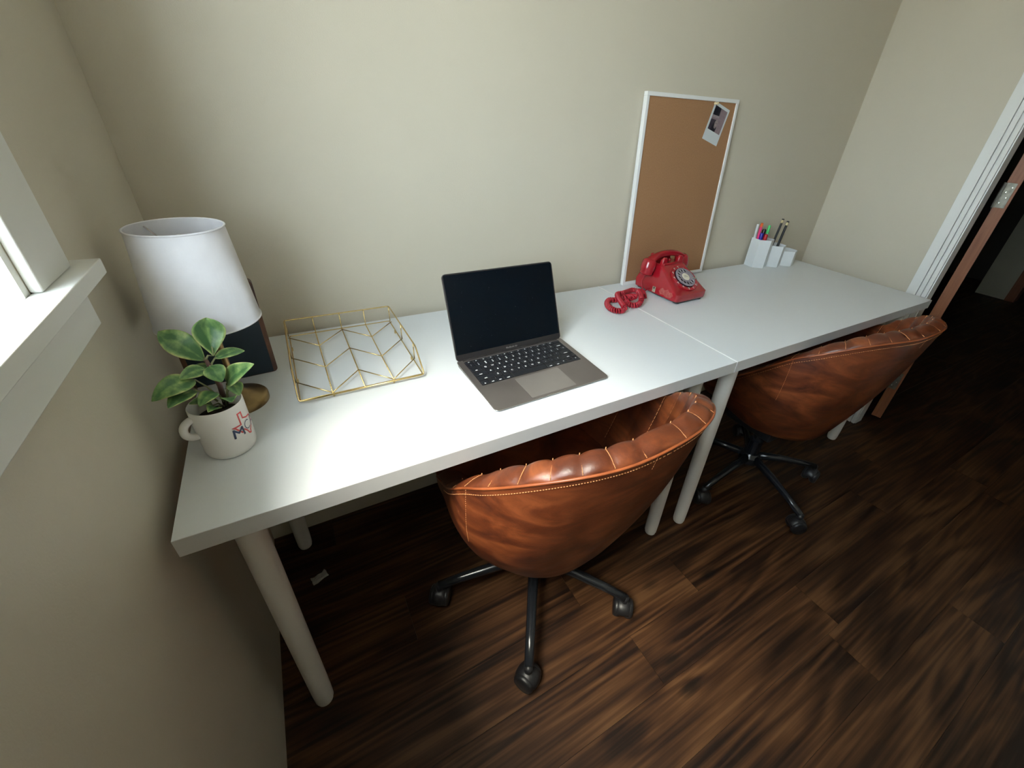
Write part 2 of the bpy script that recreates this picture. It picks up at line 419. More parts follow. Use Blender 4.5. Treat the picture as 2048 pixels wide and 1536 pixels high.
wpart('apron', G().box((XL, WY0-.09, ST-.02-.052), (XL+.016, WY1+.083, ST-.02)), M['trim'], .002)
g = G()
g.box((XL-WT, WY1-.012, ST), (XL, WY1, WZ1)); g.box((XL-WT, WY0, ST), (XL, WY0+.012, WZ1)); g.box((XL-WT, WY0, WZ1-.012), (XL, WY1, WZ1))
wpart('jamb_liner', g, M['trim'], 0)
def sash(x, z0, z1, nm):
    g = G(); w = .04; a, b = WY0+.012, WY1-.012
    g.box((x, a, z0), (x+.03, a+w, z1)); g.box((x, b-w, z0), (x+.03, b, z1)); g.box((x, a+w, z0), (x+.03, b-w, z0+w)); g.box((x, a+w, z1-w), (x+.03, b-w, z1))
    o = wpart('sash', g, M['trim'], .001)
    p = G().box((x+.012, a+w, z0+w), (x+.016, b-w, z1-w)).obj('pane', M['glass'], o)
sash(XL-.085, ST, (ST+WZ1)/2+.02, 'lower'); sash(XL-.118, (ST+WZ1)/2-.02, WZ1-.012, 'upper')

# door frame: casing boards with two steps, jamb, stop
dj = .07
tr = empty('trim_1', (XR, DY1, 0)); structure(tr)
def tpart(name, g, m, bevel=.001):
    o = g.obj(name, m, tr, bevel=bevel); o.location = (-XR, -DY1, 0); return o
def casing(y_out, y_in, s, z1):
    # s=+1: outer edge has the larger y
    a = y_out; g = G()
    def strip(d0, d1, t):
        y0, y1 = a - s*d0, a - s*d1
        g.box((XR-t, min(y0, y1), 0), (XR, max(y0, y1), z1))
    strip(0, .036, .018); strip(.036, .040, .009); strip(.040, .054, .015); strip(.054, .058, .006); strip(.058, .072, .012)
    return g
tpart('casing', casing(.143, .071, 1, DZ1+.06), M['trim'])
tpart('casing', casing(DY0-.06, DY0+.012, -1, DZ1+.06), M['trim'])
g = G().box((XR-.015, DY0-.06, DZ1-.012), (XR, .143, DZ1+.06)); tpart('head_casing', g, M['trim'])
tpart('jamb', G().box((XR-.002, .067, 0), (XR+.055, DY1, DZ1)), M['trim'])
tpart('jamb', G().box((XR+.055, .080, 0), (XR+.103, DY1, DZ1)), M['doorface_jamb_shade'])  # rebate recess of the jamb, its shade painted with the dark door colour
tpart('jamb', G().box((XR-.002, DY0, 0), (XR+.10, DY0+.018, DZ1)), M['trim'])
tpart('head_jamb', G().box((XR-.002, DY0, DZ1-.018), (XR+.10, DY1, DZ1)), M['trim'])

# open door seen on its hinge edge
door = empty('door_1', (2.745, .045, 0)); structure(door)
dp = lambda n, g, m, b=.0008, par=door: g.obj(n, m, par, bevel=b)
DR = Matrix.Rotation(math.radians(28), 4, 'Z')
dp('slab', G().box((.001, -.0205, .012), (.80, .0205, 2.03)), M['doorface_jamb_shade'])
dp('edge_band', G().box((-.002, -.021, .012), (.001, .021, 2.03)), M['doorwood'])
door.rotation_euler = (0, 0, math.radians(14))
for zc in (1.11, .235, 1.83):
    h = dp('hinge', G().box((-.0045, -.012, zc-.046), (-.002, .0185, zc+.046)).box((-.040, .0185, zc-.046), (-.002, .0205, zc+.046)), M['hinge'], .0004)
    gk = G(); gk.lathe([(.0055, -.046), (.0055, .046)], 12, (-.006, .023, zc)); gk.obj('hinge_knuckle', M['hinge'], h, smooth=False)
    gs = G()
    for i, (yy, zz) in enumerate(((-.004, .030), (.007, .012), (-.002, -.008), (.009, -.028))):
        MM = Matrix.Translation((-.0045, yy, zc+zz)) @ Matrix.Rotation(-PI/2, 4, 'Y')
        gs.lathe([(.0036, 0), (.0030, .0008), (.0012, .0009), (.0008, .0003)], 12, M=MM)
    gs.obj('screw', M['screw'], h, smooth=True)

# ------------------------------------------------------------------ desks
LX, LD, T2 = 1.2055, .6234, .0179
def desk(name, loc, rz, label, legs):
    d = empty(name, loc, rz, label, 'desk', 'white desks end to end')
    t = .034
    g = G(); W = 1.2045
    g.box((0, 0, H-t), (W, LD, H)); o = g.obj('desktop', [M['desk'], M['desk_edge']], d, bevel=.0012)
    for p in o.data.polygons:
        if abs(p.normal.z) < .5: p.material_index = 1
    for (x, y) in legs:
        lg = G().lathe([(.0205, 0.012), (.0215, .05), (.0235, H-t-.004)], 28).obj('leg', M['leg'], d, smooth=False, loc=(x, y, 0), auto=40)
        G().lathe([(.016, 0), (.0185, .003), (.0195, .012)], 20).obj('foot', M['leg'], lg, smooth=True)
        G().box((-.035, -.035, H-t-.006), (.035, .035, H-t)).obj('mounting_plate', M['leg'], lg, bevel=.001)
    return d
desk('desk', (0.0, 0, 0), 0, 'white rectangular desk under the window carrying the laptop, wire tray and table lamp', [(.068, .075), (1.145, .067), (.068, .565), (1.145, .565)])
desk_b = desk('desk', (LX+.0030, .000, 0), 0.0, 'white rectangular desk by the doorway carrying the red telephone and pen cups', [(.068, .055), (1.135, .06), (.068, .56), (1.135, .56)])

tj = G().box((-.0030, .0005, H-.034), (-.0002, LD, H+.0004)).obj('lit_edge_strip', M['lit_edge'], desk_b)  # added strip; its bright white stands in for the window-lit desk edge
tj['label'] = 'thin bright white strip added along the seam for the lit desk edge'

# ------------------------------------------------------------------ office chairs
CA, CB, CYO, CM = .322, .461, .098, .746       # plan: squarish tub, deeper towards the back
CZ0, CZ1, CC0, CPW, CTILT = .620, .741, .10, 1.229, .14
CZB, CRB, CN = .290, .655, 1.033
PA, PB = -1.62, 1.90
CZB, CRB, CN = .316, .715, 1.02
def sg(v, e): return math.copysign(abs(v)**e, v)
def crim(ph):
    x = CA*sg(math.sin(ph), CM); y = CYO - CB*sg(math.cos(ph), CM)
    t = min(1, max(0, (math.cos(ph)-CC0)/(1-CC0))); t = t*t*(3-2*t)
    z = CZ0 + (CZ1-CZ0)*t**CPW - CTILT*y
    if ph < -1.05:
        k = (-1.05-ph)/.57; z -= .19*k**1.7; x += .085*k**1.4
    if ph > 1.60: z -= .13*((ph-1.60)/.3)**2
    return Vector((x, y, z))
def cinw(ph):
    e = .06
    def sm(p):
        return crim(max(PA, min(PB, p)))
    d = sm(ph+e)-sm(ph-e); d.z = 0; d.normalize()
    return Vector((-d.y, d.x, 0))
NCH = 21
def make_chair(label):
    c = empty('office_chair', (0, 0, 0), 0, label, 'chair', 'brown leather office chairs at the desks')
    N = 176
    phs = [PA + (PB-PA)*i/N for i in range(N+1)]
    # outer shell
    rings = []
    def shellpt(P, s_):
        lf = max(0, min(1, (-.12-P.x)/.16)); lf = lf*lf*(3-2*lf)
        rho = CRB + (1-CRB)*(1-(1-s_)**CN)**(1/CN) + (.030+.085*lf)*math.sin(PI*s_)**1.0
        return Vector((P.x*rho, CYO+(P.y-CYO)*rho, CZB + (P.z-CZB)*s_))
    for ph in phs:
        P = crim(ph)
        row = [shellpt(P, k_/18) for k_ in range(19)]
        b0 = row[0]
        rings.append([Vector((b0.x*.2, CYO+(b0.y-CYO)*.2, CZB-.020)), Vector((b0.x*.75, CYO+(b0.y-CYO)*.75, CZB-.018)), Vector((b0.x*.93, CYO+(b0.y-CYO)*.93, CZB-.011))] + row)
    g = G(); g.loft(rings, False, False, close=False)
    g.obj('outer_shell', M['leather'], c, smooth=True)
    # quilted inner pad
    def pad(ph, t):
        """t 0 at the piping, 1 at the seat"""
        P = crim(ph); n = cinw(ph); w = .5+.5*math.cos(ph)
        u = (ph - PA)/(PB-PA)*NCH
        tuft = abs(math.sin(PI*u))**.55
        th = .060
        if t < .4:
            a = t/.4 * PI*.62
            r = th*.52
            x = r*(1-math.cos(a)) ; zz = .017*math.sin(a)
        else:
            q = (t-.4)/.6; a = PI*.62; x0 = th*.52*(1-math.cos(a)); z0 = .017*math.sin(a)
            depth = P.z - .42
            x = x0 + .030*math.sin(q*PI/2)*1.0 + .05*q*q; zz = z0 - (depth+z0)*q
        amp = .0066*(tuft-1)*min(1, t/.10)*(1 if t < .9 else max(0, (1-t)/.1))
        # offset along approx normal
        if t < .4:
            a = t/.4*PI*.62; nx, nz = -math.cos(a), math.sin(a)
        else: nx, nz = .92, .2
        q = P + n*(x + nx*amp) + Vector((0, 0, zz + nz*amp + .001))
        if q.y > -.19 and q.z > .680: q.z = .680 + (q.z-.680)*max(.25, min(1, (-.135-q.y)/.055))
        return q
    rings = [[pad(ph, t/24) for t in range(25)] for ph in phs]
    g = G(); g.loft(rings, False, False, close=False); g.obj('quilted_backrest', M['leather'], c, smooth=True)
    # rounded fronts of the arms
    for pe, sgn in ((PA, -1), (PB, 1)):
        P = crim(pe); tg = (crim(pe)-crim(pe-sgn*.05)); tg.z = 0; tg.normalize()
        O = [shellpt(P, 1-i/20) for i in range(21)]; I = [pad(pe, i/20) for i in range(21)]
        rings = []
        for al, of in ((0, 0), (.12, .012), (.35, .022), (.7, .028), (1, .030)):
            rings.append([o_.lerp((o_+i_)/2, al)+tg*of for o_, i_ in zip(O, I)] + [i_.lerp((o_+i_)/2, al)+tg*of for o_, i_ in reversed(list(zip(O, I)))])
        G().loft(rings, False, True).obj('arm_front', M['leather'], c, smooth=True)
    # piping and stitching
    g = G().tube([crim(ph)+cinw(ph)*(-.001) for ph in phs], .0026, 8); g.obj('piping', M['piping'], c, smooth=True)
    g = G(); npt = 700
    def under(ph, d):
        P = crim(ph); return shellpt(P, 1 - d/(P.z-CZB))
    nst = 210
    for i in range(nst):
        a = -1.5 + 3.2*i/nst; b = a + 3.2/nst*.6
        for d in (.014,):
            p, q = under(a, d), under(b, d)
            o = -cinw(a)*.0012; g.tube([p+o, q+o], .0008, 5)
    for i in range(1, NCH):
        ph = PA + (PB-PA)*i/NCH
        pts = [pad(ph, t/40)+Vector((0, 0, .0014 if t < 22 else .0004)) + cinw(ph)*(.0014 if t > 15 else -.0016*(1-t/15)) for t in range(1, 36)]
        for j in range(0, len(pts)-1): 
            if j % 1 == 0:
                p, q = pts[j], pts[j+1]; g.tube([p, p.lerp(q, .75)], .0008, 5)
    for ph in (-1.10, -.05, 1.2):
        L = 30 if ph < -1 else 8
        pts = [under(ph, .004+.16*(k_/30)) - cinw(ph)*.001 for k_ in range(L)]
        for j in range(len(pts)-1): g.tube([pts[j], pts[j].lerp(pts[j+1], .6)], .0005, 5)
    g.obj('stitching', M['thread'], c, smooth=True)
    # seat cushion
    g = G(); rings = []
    for z, sc_ in ((.33, .62), (.37, .74), (.41, .80), (.43, .79), (.445, .70), (.452, .5), (.455, .2)):
        rings.append([Vector((sc_*.30*sg(math.cos(a), .8), .015+sc_*.33*sg(math.sin(a), .8), z-.0*math.sin(a))) for a in [2*PI*k_/48 for k_ in range(48)]])
    g.loft(rings); g.obj('seat', M['leather'], c, smooth=True)
    # underside mechanism, column, base
    G().box((-.09, -.10, .235), (.09, .10, .275)).obj('mechanism', M['plastic'], c, bevel=.006)
    g = G().lathe([(.026, .12), (.026, .20), (.016, .202), (.016, .24)], 24); g.obj('column', M['black'], c, auto=40)
    g = G().lathe([(.020, .085), (.040, .09), (.042, .12), (.030, .135)], 28); g.obj('hub', M['black'], c, auto=40)
    return c
def star2(c, angs, yaws, off):
    g = G().tube([(.03, 0, .115), (.12, 0, .108), (.22, 0, .092), (.287, 0, .076)], [.0165, .0150, .0132, .0125], 14)
    lm = g.mesh('star_leg'); lm.materials.append(M['black']); lm.polygons.foreach_set('use_smooth', [True]*len(lm.polygons))
    g = G()
    for s in (-1, 1):
        MM = Matrix.Translation((0.0, s*.0150, .0285)) @ Matrix.Rotation(PI/2, 4, 'X')
        g.lathe([(.004, -.0145), (.018, -.0135), (.0245, -.0095), (.0278, -.003), (.0285, .003), (.0278, .008), (.0245, .0125), (.004, .013)] if s < 0 else [(.004, -.013), (.0245, -.0125), (.0278, -.008), (.0285, -.003), (.0278, .003), (.0245, .0095), (.018, .0135), (.004, .0145)], 28, M=MM)
    rings = []
    for yy, r in ((-.020, .0265), (-.0155, .0305), (-.006, .0325), (.006, .0325), (.0155, .0305), (.020, .0265)):
        rings.append([Vector((r*math.cos(a), yy, .029+r*math.sin(a))) for a in [math.radians(-5 + 175*k_/16) for k_ in range(17)]])
    g.loft(rings, True, True); g.lathe([(.011, .052), (.011, .080)], 14)
    wm = g.mesh('caster'); wm.materials.append(M['plastic']); wm.polygons.foreach_set('use_smooth', [True]*len(wm.polygons))
    for a, yw in zip(angs, yaws):
        lo = link('star_leg', lm, None, c, (off[0], off[1], 0), (0, 0, math.radians(a)))
        ca = link('caster', wm, None, lo, (.287, 0, 0), (0, 0, math.radians(yw)))
ch1 = make_chair('brown leather tub office chair pulled up to the desk with the laptop')
ch1.location = (.694, .147, 0); ch1.rotation_euler = (0, 0, .084)
ch2 = ch1.copy(); COL.objects.link(ch2)
for k_ in list(ch1.children):
    q = k_.copy(); COL.objects.link(q); q.parent = ch2
ch2['label'] = 'brown leather tub office chair tucked under the desk with the red telephone, beside the doorway'
ch2.location = (1.80, .160, 0); ch2.rotation_euler = (0, 0, 0.0)
for o_ in ch1.children:
    if o_.name.split('.')[0] in ('column', 'hub', 'mechanism'): o_.location = (-.020, -.036, 0)
star2(ch1, [a - math.degrees(.084) for a in (-122, -50, 22, 94, 166)], [60, 100, 20, 140, 70], (-.020, -.036))
for o_ in ch2.children:
    if o_.name.split('.')[0] in ('column', 'hub'): o_.location = (-.09, -.06, 0)
    if o_.name.split('.')[0] == 'mechanism': o_.location = (-.035, -.02, 0)
star2(ch2, [-104, -32, 40, 112, 184], [75, 40, 20, 110, 60], (-.09, -.06))

# ------------------------------------------------------------------ table lamp
lamp = empty('table_lamp', (.078, .3284, H), 0, 'small brass table lamp with a white fabric drum shade in the desk corner', 'lamp')
G().lathe([(.0, 0), (.050, 0), (.0508, .002), (.0508, .0125), (.0485, .0150), (.0470, .0155), (.034, .0215), (.018, .0275), (.0085, .036), (.0055, .046)], 56).obj('base', M['brass'], lamp, auto=50)
G().lathe([(.0055, .040), (.0055, .245)], 20).obj('pole', M['brass'], lamp, auto=40)
z0, z1, r0, r1 = .1826, .3446, .0788, .0655
g = G().lathe([(r0, z0), (r1, z1), (r1-.0016, z1), (r0-.0016, z0), (r0, z0)], 72); sh = g.obj('lamp_shade', M['shade'], lamp, auto=50)
g = G().tube([(r1*math.cos(a), r1*math.sin(a), z1) for a in [2*PI*k_/60 for k_ in range(60)]], .0017, 6, closed=True)
g.obj('rim_tape', M['shade'], sh, smooth=True)
g = G().tube([(r0*math.cos(a), r0*math.sin(a), z0) for a in [2*PI*k_/60 for k_ in range(60)]], .0017, 6, closed=True)
g.obj('rim_tape', M['shade'], sh, smooth=True)
g = G()
for a in (0.3, 0.3+2*PI/3, .3+4*PI/3): g.tube([(.008*math.cos(a), .008*math.sin(a), .300), ((r1-.001)*math.cos(a), (r1-.001)*math.sin(a), z1-.006)], .0012, 6)
g.lathe([(.009, .298), (.009, .302)], 16); g.obj('spider', M['silver'], sh)
G().lathe([(.0, .245), (.013, .245), (.013, .27), (.012, .275), (.024, .298), (.026, .312), (.020, .326), (0, .333)], 24).obj('bulb', M['cup'], lamp, smooth=True)

# navy block-like board with wood edge standing behind the lamp
bl = empty('chalkboard', (.149, .432, H), math.radians(4), 'small navy chalkboard with dark wooden edges standing behind the table lamp', 'board')
bw, bt, bh = .158, .021, .213
g = G(); rr = [(x-bw/2, z+bh/2) for x, z in rrect(bw, bh, .009, 4)]
g.loft([[Vector((x, bt, z)) for x, z in rr], [Vector((x, .0016, z)) for x, z in rr]]); g.obj('wooden_body', M['wood_edge'], bl, auto=40)
g = G().box((-bw+.0085, 0, .0015), (-.0085, .002, bh-.0015)); g.obj('writing_face', M['navy'], bl, bevel=.0005)

# ------------------------------------------------------------------ mug with plant
mug = empty('mug', (.0677, .1851, H), 0, 'white ceramic mug with red and navy print, used as a plant pot', 'mug')
MR, MH = .0388, .0965
G().lathe([(0, 0), (.033, 0), (.0365, .004), (MR-.0006, .012), (MR, .05), (MR, MH-.002), (MR-.0015, MH), (MR-.0035, MH-.002), (MR-.004, .05), (MR-.0045, .008), (0, .007)], 64).obj('body', M['mug'], mug, auto=60)
ha = math.radians(208); pts = []
for k_ in range(15):
    a = -PI/2 + PI*k_/14; pts.append((MR-.004+.0185*max(0, math.cos(a))**.8, .066+.0165*math.sin(a)))
HP = [(r_*math.cos(ha), r_*math.sin(ha), z_) for r_, z_ in pts]
G().tube(HP, .0060, 12).obj('handle', M['mug'], mug, smooth=True)
def wrap(me, M2, th0, z0, rad):
    """flat print laid around the mug: x -> angle, y -> height"""
    v = []
    for q in me.vertices:
        p = M2 @ q.co; a = th0 + p.x/rad; v.append((rad*math.cos(a), rad*math.sin(a), z0+p.y))
    return v, [tuple(p.vertices) for p in me.polygons]
def subdiv(me, cuts=3):
    bm = bmesh.new(); bm.from_mesh(me); bmesh.ops.triangulate(bm, faces=bm.faces)
    for _ in range(cuts):
        ed = [e for e in bm.edges if e.calc_length() > .003]
        if not ed: break
        bmesh.ops.subdivide_edges(bm, edges=ed, cuts=1)
        bmesh.ops.triangulate(bm, faces=bm.faces)
    bm.to_mesh(me); bm.free(); return me
TX = [(.33,1),(.54,1),(.54,.76),(.70,.69),(.95,.66),(1,.5),(1.0,.36),(.90,.26),(.74,.13),(.70,0),(.58,.04),(.5,.2),(.42,.29),(.31,.22),(.2,.36),(.1,.5),(0,.58),(.33,.58)]
def offs(P, d):
    out = []; n = len(P)
    for i in range(n):
        a, b, c_ = Vector(P[i-1]), Vector(P[i]), Vector(P[(i+1) % n])
        n1 = (b-a).normalized(); n2 = (c_-b).normalized(); n1 = Vector((n1.y, -n1.x)); n2 = Vector((n2.y, -n2.x))
        m_ = n1+n2; m_ = m_/max(.3, m_.length_squared)*2 if m_.length > 1e-6 else n1
        q = b + m_*d/2*1.0; out.append((q.x, q.y))
    return out
S_ = .046
txp = [(S_*(x-.5)*.95, S_*1.10*(y_-.5)) for x, y_ in TX]
me = subdiv(curve2d('state', [txp, offs(txp, .0052)]))
TH0 = math.radians(-36)
v, f = wrap(me, Matrix(), TH0, .0565, MR+.0004)
G().add(v, f).obj('red_outline_print', M['redprint'], mug)
def stroke(P, w):
    """letter drawn as joined thick strokes"""
    g = G()
    for a_, b_ in zip(P, P[1:]):
        a_, b_ = Vector((*a_, 0)), Vector((*b_, 0)); d = (b_-a_).normalized(); n = Vector((-d.y, d.x, 0))*w/2; e = d*w*.35
        g.add([a_-e+n, a_-e-n, b_+e-n, b_+e+n], [(0, 1, 2, 3)])
    return g
lm_ = stroke([(-.0215, -.0165), (-.0205, -.0015), (-.0135, -.0095), (-.0065, -.0015), (-.0055, -.0165)], .0032)
lc_ = stroke([(.0020+.0062*math.cos(q)+.0035, -.0045+.0080*math.sin(q)) for q in [math.radians(50+260*k_/12) for k_ in range(13)]], .0015)
la_ = stroke([(.0150, -.0130), (.0205, .0060), (.0260, -.0130)], .0015); lb_ = stroke([(.0168, -.0070), (.0242, -.0070)], .0015)
g = G()
for q in (lm_, lc_, la_, lb_):
    me = subdiv(q.mesh('l')); v, f = wrap(me, Matrix(), TH0, .0565, MR+.0008); g.add(v, f)
g.obj('letter_print', M['navyprint'], mug)

pl = empty('houseplant', (.0677, .1851, H+.075), 0, 'variegated green and cream peperomia plant growing in the printed mug', 'plant')
G().lathe([(0, -.002), (.02, -.001), (MR-.006, -.006), (MR-.006, -.016), (0, -.016)], 32).obj('soil', M['soil'], pl, smooth=True)
ORG = Vector((.0677, .1851, H+.075))
def leaf(base, tip, width, up, fold=.25, curl=.15, root=None, k=.78):
    B, T, U_ = Vector(base)-ORG, Vector(tip)-ORG, Vector(up).normalized()
    d = T-B; L = d.length; d.normalize(); s = d.cross(U_).normalized(); n = s.cross(d)
    g = G(); N1, N2 = 16, 10; rows = []; ed = []
    for i in range(N1+1):
        t = i/N1
        w = width/2*(math.sin(PI*min(1, t**k))**.72)*(1 if t < .98 else .3); w = max(w, .0004)
        c_ = B + d*L*t + n*(curl*L*math.sin(PI*t))
        row = []
        for j in range(N2+1):
            u = -1+2*j/N2
            row.append(c_ + s*w*u*(1-.12*abs(u)*fold) + n*(fold*w*abs(u)**1.3 - .04*w*math.sin(9*t+3*u)))
            ed.append(.34*abs(u)**4 + (.10 if abs(u) < .12 else 0) + .10*math.sin(5*t+7*u) + .06*t)
        rows.append(row)
    v = [p for r_ in rows for p in r_]; f = []
    for i in range(N1):
        for j in range(N2): a = i*(N2+1)+j; f.append((a, a+1, a+N2+2, a+N2+1))
    me = bpy.data.meshes.new('leaf'); me.from_pydata(v, [], f); at = me.attributes.new('edge', 'FLOAT', 'POINT'); at.data.foreach_set('value', ed)
    o = link('leaf', me, M['leaf'], pl, smooth=True)
    sm = o.modifiers.new('s', 'SOLIDIFY'); sm.thickness = .0009
    if root is not None:
        R_ = Vector(root)-ORG; mid = (R_+B)/2 + Vector((0, 0, .006))
        G().tube([R_, R_.lerp(mid, .6)*.5+mid*.5, B, B+d*L*.25], [.0017, .0015, .0013, .0008], 6).obj('petiole', M['petiole'], o, smooth=True)
    return o
S0 = (.078, .200, .812); S1 = (.080, .200, .85); S2 = (.077, .201, .880); S3 = (.075, .202, .900)
g = G().tube([Vector(p)-ORG for p in (S0, S1, S2, S3)], [.0042, .0040, .0036, .0026], 10)
g.obj('stem', M['stem'], pl, smooth=True)
CAMV = Vector((.2, -.7, .5))
leaf((.086, .203, .904), (.090, .232, .958), .046, (.25, -.85, .15), .42, -.10, S3, 1.5)            # tall upright
leaf((.073, .203, .898), (.026, .232, .946), .040, (.1, -.75, .75), .16, .12, S3, 1.1)             # up and to the window
leaf((.086, .206, .898), (.124, .238, .888), .020, (.1, -.55, .9), .25, .10, S2)              # small behind
leaf((.092, .188, .858), (.139, .166, .896), .034, (-.35, -.6, .75), .25, .12, (.084, .195, .820))   # bright one by the rim
leaf((.079, .192, .893), (.090, .170, .872), .030, (.2, -.7, .8), .1, .2, S2)                  # round centre
leaf((.072, .192, .888), (.040, .172, .889), .024, (.1, -.6, .85), .15, .18, S2)               # centre left
leaf((.056, .182, .879), (.006, .148, .874), .036, (.15, -.55, .9), .15, .20, (.072, .196, .835))   # large low
leaf((.052, .176, .864), (.022, .140, .862), .030, (.1, -.3, .95), .2, .12, (.07, .195, .825))
leaf((.075, .186, .846), (.052, .160, .842), .026, (.1, -.3, .95), .2, .2, S0)
leaf((.096, .200, .852), (.104, .176, .838), .024, (.3, -.4, .9), .2, .2, S0)
leaf((.070, .215, .862), (.045, .245, .872), .028, (-.1, .2, .95), .2, .2, S1)

leaf((.084, .188, .826), (.094, .160, .838), .024, (.3, -.4, .9), .2, .2, (.080, .195, .812))
leaf((.064, .186, .824), (.040, .168, .846), .022, (.2, -.3, .9), .2, .2, (.074, .198, .812))
leaf((.070, .176, .822), (.062, .152, .834), .020, (.1, -.4, .9), .2, .2, (.076, .196, .812))

# ------------------------------------------------------------------ gold wire tray
tray = empty('wire_tray', (.308, .43, H), 0, 'gold wire letter tray with chevron base on the white desk', 'tray')
TO = Vector((.308, .43, H)); WR = .00135; zb = H+.0085; zt = H+.053
def wire(name, pts, r=WR, closed=False, n=8):
    return G().tube([Vector(p)-TO for p in pts], r, n, closed=closed).obj(name, M['gold'], tray, smooth=True)
x0, x1, y0, y1 = .1795, .4365, .2685, .588
def rounded(pts, r=.008):
    out = []
    for i, p in enumerate(pts):
        p = Vector(p)
        if 0 < i < len(pts)-1:
            a = (Vector(pts[i-1])-p).normalized()*r + p; b = (Vector(pts[i+1])-p).normalized()*r + p
            out += [a, a.lerp(p, .6).lerp(p.lerp(b, .4), .35), b.lerp(p, .6).lerp(p.lerp(a, .4), .35), b]
        else: out.append(p)
    return out
wire('rim', rounded([(x0+.03, y0, zb), (x0, y0, zb), (x0, .328, zt), (x0, y1, zt), (x1, y1, zt), (x1, .328, zt), (x1, y0, zb), (x0+.03, y0, zb)]), .0017)
wire('base_frame', rounded([(x0+.05, y1, zb), (x1-.003, y1, zb), (x1-.003, y0+.003, zb), (x0+.003, y0+.003, zb), (x0+.003, y1, zb), (x0+.05, y1, zb)], .005), .0014)
for xx in (.2435, .3075, .369):
    wire('long_wire', rounded([(xx, y0, zb), (xx, y1, zb), (xx, y1+.001, zt)], .003))
for xx in (x0+.001, x1-.001): wire('corner_post', [(xx, y1, zb), (xx, y1, zt)])
for yy in (.347, .462):
    for xx in (x0, x1): wire('side_post', [(xx, yy, zb), (xx, yy, zt)])
for d_ in (0, -.115, -.2305):
    A = .577+d_
    pts = [(x0, A), (.2435, A-.073), (.3075, A), (.369, A-.073), (x1, A)]
    for a, b in zip(pts, pts[1:]): wire('chevron_wire', [(a[0], max(a[1], y0), zb+.0016), (b[0], max(b[1], y0), zb+.0016)], .0012)
for xx, yy in ((.245, y0+.006), (.369, y0+.006), (x0+.004, .36), (x0+.004, .52), (x1-.004, .36), (x1-.004, .52)):
    G().lathe([(.0016, 0), (.0022, .001), (.0022, .0085)], 10).obj('foot', M['gold'], tray, loc=(xx-TO.x, yy-TO.y, 0))

# ------------------------------------------------------------------ laptop
lap = empty('laptop', (.5261, .0727, H), .0298, 'open grey aluminium laptop with dark screen on the white desk', 'laptop')
W_, D_ = .3041, .2124
g = G(); rings = []
for z_, ins in ((.0012, .006), (.0030, .0014), (.0044, .0)):   # tapered underside
    rings.append([Vector((x+W_/2, y+D_/2, 0)) for x, y in rrect(W_-2*ins, D_-2*ins, .010, 6)])
    for p in rings[-1]: p.z = z_ + (.0030 if z_ < .004 else .0075)*(p.y/D_)*(1 if z_ > .004 else 0)
top = [Vector((x+W_/2, y+D_/2, .0052+.0085*((y+D_/2)/D_))) for x, y in rrect(W_, D_, .010, 6)]
rings.append(top)
g.loft(rings); base = g.obj('base', M['alu'], lap, auto=30)
SL = math.atan(.0085/D_)
def deck(x, y, dz=0): return Vector((x, y, .0052+.0085*y/D_+dz))
DM = lambda x, y, dz=0: Matrix.Translation(deck(x, y, dz)) @ Matrix.Rotation(SL, 4, 'X')
g = G(); P = [deck(p.x, p.y, -.0006) for p in top]
g.tube([Vector((p.x, p.y, p.z-.0008)) for p in top], .0009, 6, closed=True).obj('polished_edge', M['alu_edge'], lap, smooth=True)
g = G().box((-.024, -.0012, -.0022), (.024, .0022, .0003), DM(W_/2, .0008)).obj('thumb_notch', M['alu_edge'], lap, bevel=.0004)
# trackpad
g = G(); rr = rrect(.120, .081, .003, 4); MT = DM(W_/2, .0475, .00015)
g.loft([[MT @ Vector((x, y, -.0004)) for x, y in rr], [MT @ Vector((x, y, .0001)) for x, y in rr]]); g.obj('trackpad', M['alu_pad'], lap)
# keyboard well and keys
U_ = .01888; KX0 = (W_-14.5*U_)/2; KY0 = .0945
g = G(); rr = rrect(14.5*U_+.002, 5*U_+.0115+.001, .002, 3); MT = DM(W_/2, KY0+(5*U_+.0115)/2, .0001)
g.loft([[MT @ Vector((x, y, -.0003)) for x, y in rr], [MT @ Vector((x, y, .0001)) for x, y in rr]]); kb = g.obj('keyboard', M['bezel'], lap)
kcache = {}
leg = G()
def key(x, y, w, h, txt='', txt2='', small=False):
    kk = (round(w, 4), round(h, 4))
    if kk not in kcache:
        gg = G(); a = rrect(w-.0024, h-.0024, .0013, 2); b = rrect(w-.0030, h-.0030, .0013, 2)
        gg.loft([[Vector((*p, 0)) for p in a], [Vector((*p, .0007)) for p in a], [Vector((*p, .0010)) for p in b]], cap0=False)
        kcache[kk] = gg.mesh('key'); kcache[kk].materials.append(M['keyblack'])
    o = link('key', kcache[kk], None, kb); o.matrix_local = DM(x+w/2, y+h/2, .0002)
    if txt:
        sz = .0066 if len(txt) == 1 else .0042
        if small: sz = .0030
        me = text_mesh(txt, sz, 0, .00022)
        off = (0, 0) if len(txt) == 1 or small else (-w*.06, -h*.26)
        join_mesh(leg, me, DM(x+w/2, y+h/2, .0014) @ Matrix.Translation((off[0], off[1] - (.0025 if txt2 else 0), 0))); bpy.data.meshes.remove(me)
    if txt2:
        me = text_mesh(txt2, .0042, 0, .0001); join_mesh(leg, me, DM(x+w/2, y+h/2, .0014) @ Matrix.Translation((0, .0032, 0))); bpy.data.meshes.remove(me)
